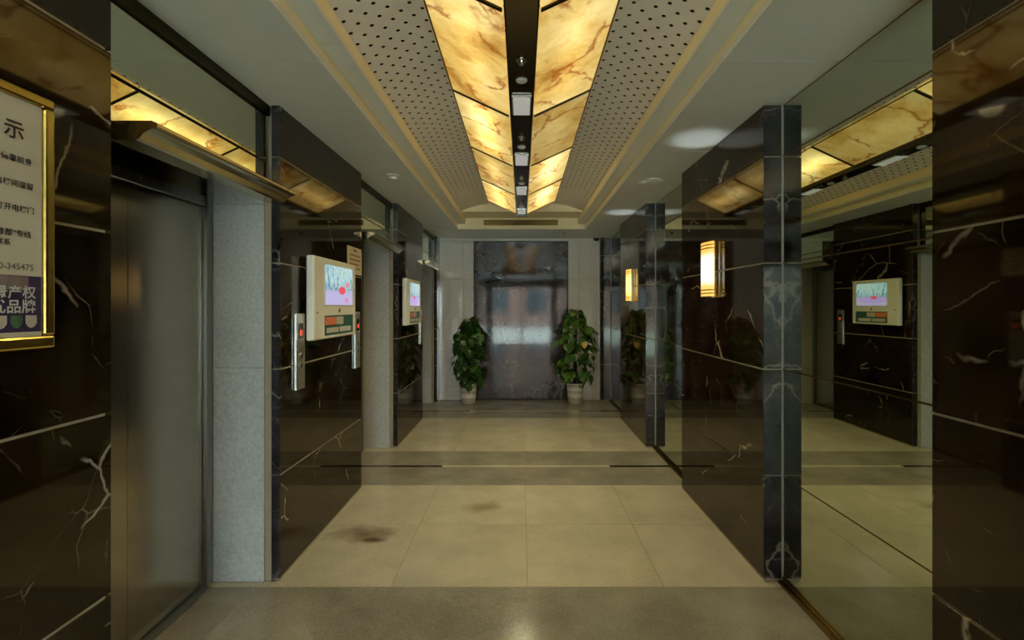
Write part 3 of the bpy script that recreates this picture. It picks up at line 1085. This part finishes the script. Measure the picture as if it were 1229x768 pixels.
def plant(x, y, top, rad, nleaf, mats, pot_h, label, seed, zlow, yellow=False):
    rnd = random.Random(seed)
    root = empty('potted_plant', (x, y, 0), label, 'potted plant', 'potted plants before the dark marble panel')
    prof = [(0.092, 0.0), (0.100, 0.004), (0.112, pot_h * 0.30), (0.116, pot_h * 0.31), (0.117, pot_h * 0.34), (0.114, pot_h * 0.35),
            (0.121, pot_h * 0.62), (0.126, pot_h * 0.63), (0.126, pot_h * 0.67), (0.123, pot_h * 0.68), (0.128, pot_h * 0.90),
            (0.138, pot_h * 0.91), (0.139, pot_h), (0.128, pot_h), (0.122, pot_h - 0.03)]
    mesh_obj('pot', lathe_mesh(prof, M['pot'], 28), (x, y, 0), root)
    mesh_obj('soil', lathe_mesh([(0.119, 0), (0.119, 0.008), (0.06, 0.014)], M['soil'], 24), (x, y, pot_h - 0.0295), root)
    mesh_obj('moss_pole', lathe_mesh([(0.028, 0), (0.030, 0.3), (0.027, 0.6), (0.024, top - pot_h - 0.04)], M['pole'], 12), (x, y, pot_h - 0.02), root)
    lms = [leaf_mesh(0.125, 0.115, m) for m in mats] + [leaf_mesh(0.155, 0.14, m, 0.2, 0.35) for m in mats] + [leaf_mesh(0.10, 0.085, m, 0.1, 0.15) for m in mats]
    ylm = leaf_mesh(0.13, 0.12, M['leaf_yellow'])
    for k in range(nleaf):
        tt = (k + rnd.random()) / nleaf
        z = zlow + (top - zlow) * tt
        prof_r = rad * (0.62 + 0.38 * math.sin(PI * min(1, tt * 1.02) ** 0.8)) * (1 - 0.62 * max(0, tt - 0.72) / 0.28)
        r = prof_r * rnd.uniform(0.35, 0.86)
        a = rnd.uniform(0, 2 * PI)
        me = rnd.choice(lms)
        if yellow and k == int(nleaf * 0.55):
            me, a, r = ylm, -PI / 2 + 0.3, prof_r * 0.95
        px, py = x + r * math.cos(a), y + r * math.sin(a)
        if py > YB - 0.17:
            a = -a
            py = y + r * math.sin(a)
        o = mesh_obj('leaf', me, (px, py, z), root)
        o.rotation_euler = (rnd.uniform(-0.5, 0.5), rnd.uniform(0.1, 1.25), a + rnd.uniform(-0.7, 0.7))
        s = rnd.uniform(0.75, 1.15)
        o.scale = (s, s, s)
    for k in range(10):
        z = zlow + (top - zlow) * (k + 0.5) / 10
        a = rnd.uniform(0, 2 * PI)
        r = rad * 0.5
        p0, p1 = Vector((x, y, z)), Vector((x + r * math.cos(a), y + r * math.sin(a), z + 0.06))
        sm = box_mesh(0.007, 0.007, round((p1 - p0).length, 4), M['stem'])
        o = mesh_obj('stem', sm, (p0 + p1) / 2, root)
        o.rotation_euler = (p1 - p0).to_track_quat('Z', 'Y').to_euler()


plant(-0.80, 7.20, 1.27, 0.27, 160, [M['leaf_dark']], 0.30, 'dense dark green plant in white pot left of the dark marble panel', 3, 0.30)
plant(0.805, 7.20, 1.40, 0.36, 170, [M['leaf_dark'], M['leaf_light'], M['leaf_light']], 0.31, 'taller bright green plant with a yellow leaf in white pot on the right', 5, 0.36, True)

# ------------------------------------------------------------------ entrance behind the camera (seen in the polished stone)
ew = box('wall_front', -2.0, -1.2, YE - 0.2, YE, 0, 3.2, M['concrete'])
tag(ew, 'entrance wall behind the camera', 'wall', kind='structure')
box('wall_pier', 1.2, 1.75, YE - 0.2, YE, 0, 3.2, M['concrete'], ew)
box('wall_head', -1.2, 1.2, YE - 0.2, YE, 2.25, 3.2, M['concrete'], ew)
dr = empty('door_4', (0, YE - 0.1, 0), 'glazed entrance doors behind the camera', 'door', kind='structure')
for (a, b, c, d) in ((-1.2, -1.15, 0, 2.25), (1.15, 1.2, 0, 2.25), (-1.15, 1.15, 2.2, 2.25), (-0.03, 0.03, 0, 2.2)):
    box('door_frame', a, b, YE - 0.13, YE - 0.07, c, d, M['frame_steel'], dr)
for (a, b) in ((-1.149, -0.031), (0.031, 1.149)):
    box('door_pane', a, b, YE - 0.103, YE - 0.097, 0.01, 2.199, M['pane'], dr)
pv = box('pavement', -30, 30, -40, YE - 0.2, -0.15, -0.01, M['pavement'])
tag(pv, 'grey street pavement outside the entrance', 'pavement', kind='structure')
bd = empty('street_building', (-3.0, -20, 0), 'pink rendered facade across the street', 'wall', kind='structure')  # building opposite the entrance, out of view except in reflections
box('wall', -9, 3.0, -22, -20, -0.01, 9, M['pink_wall'], bd)
for kx in range(4):
    for kz in range(2):
        box('window', -8 + kx * 2.8, -6.6 + kx * 2.8, -20, -19.9, 1.0 + kz * 3.2, 2.7 + kz * 3.2, M['window_dark'], bd)
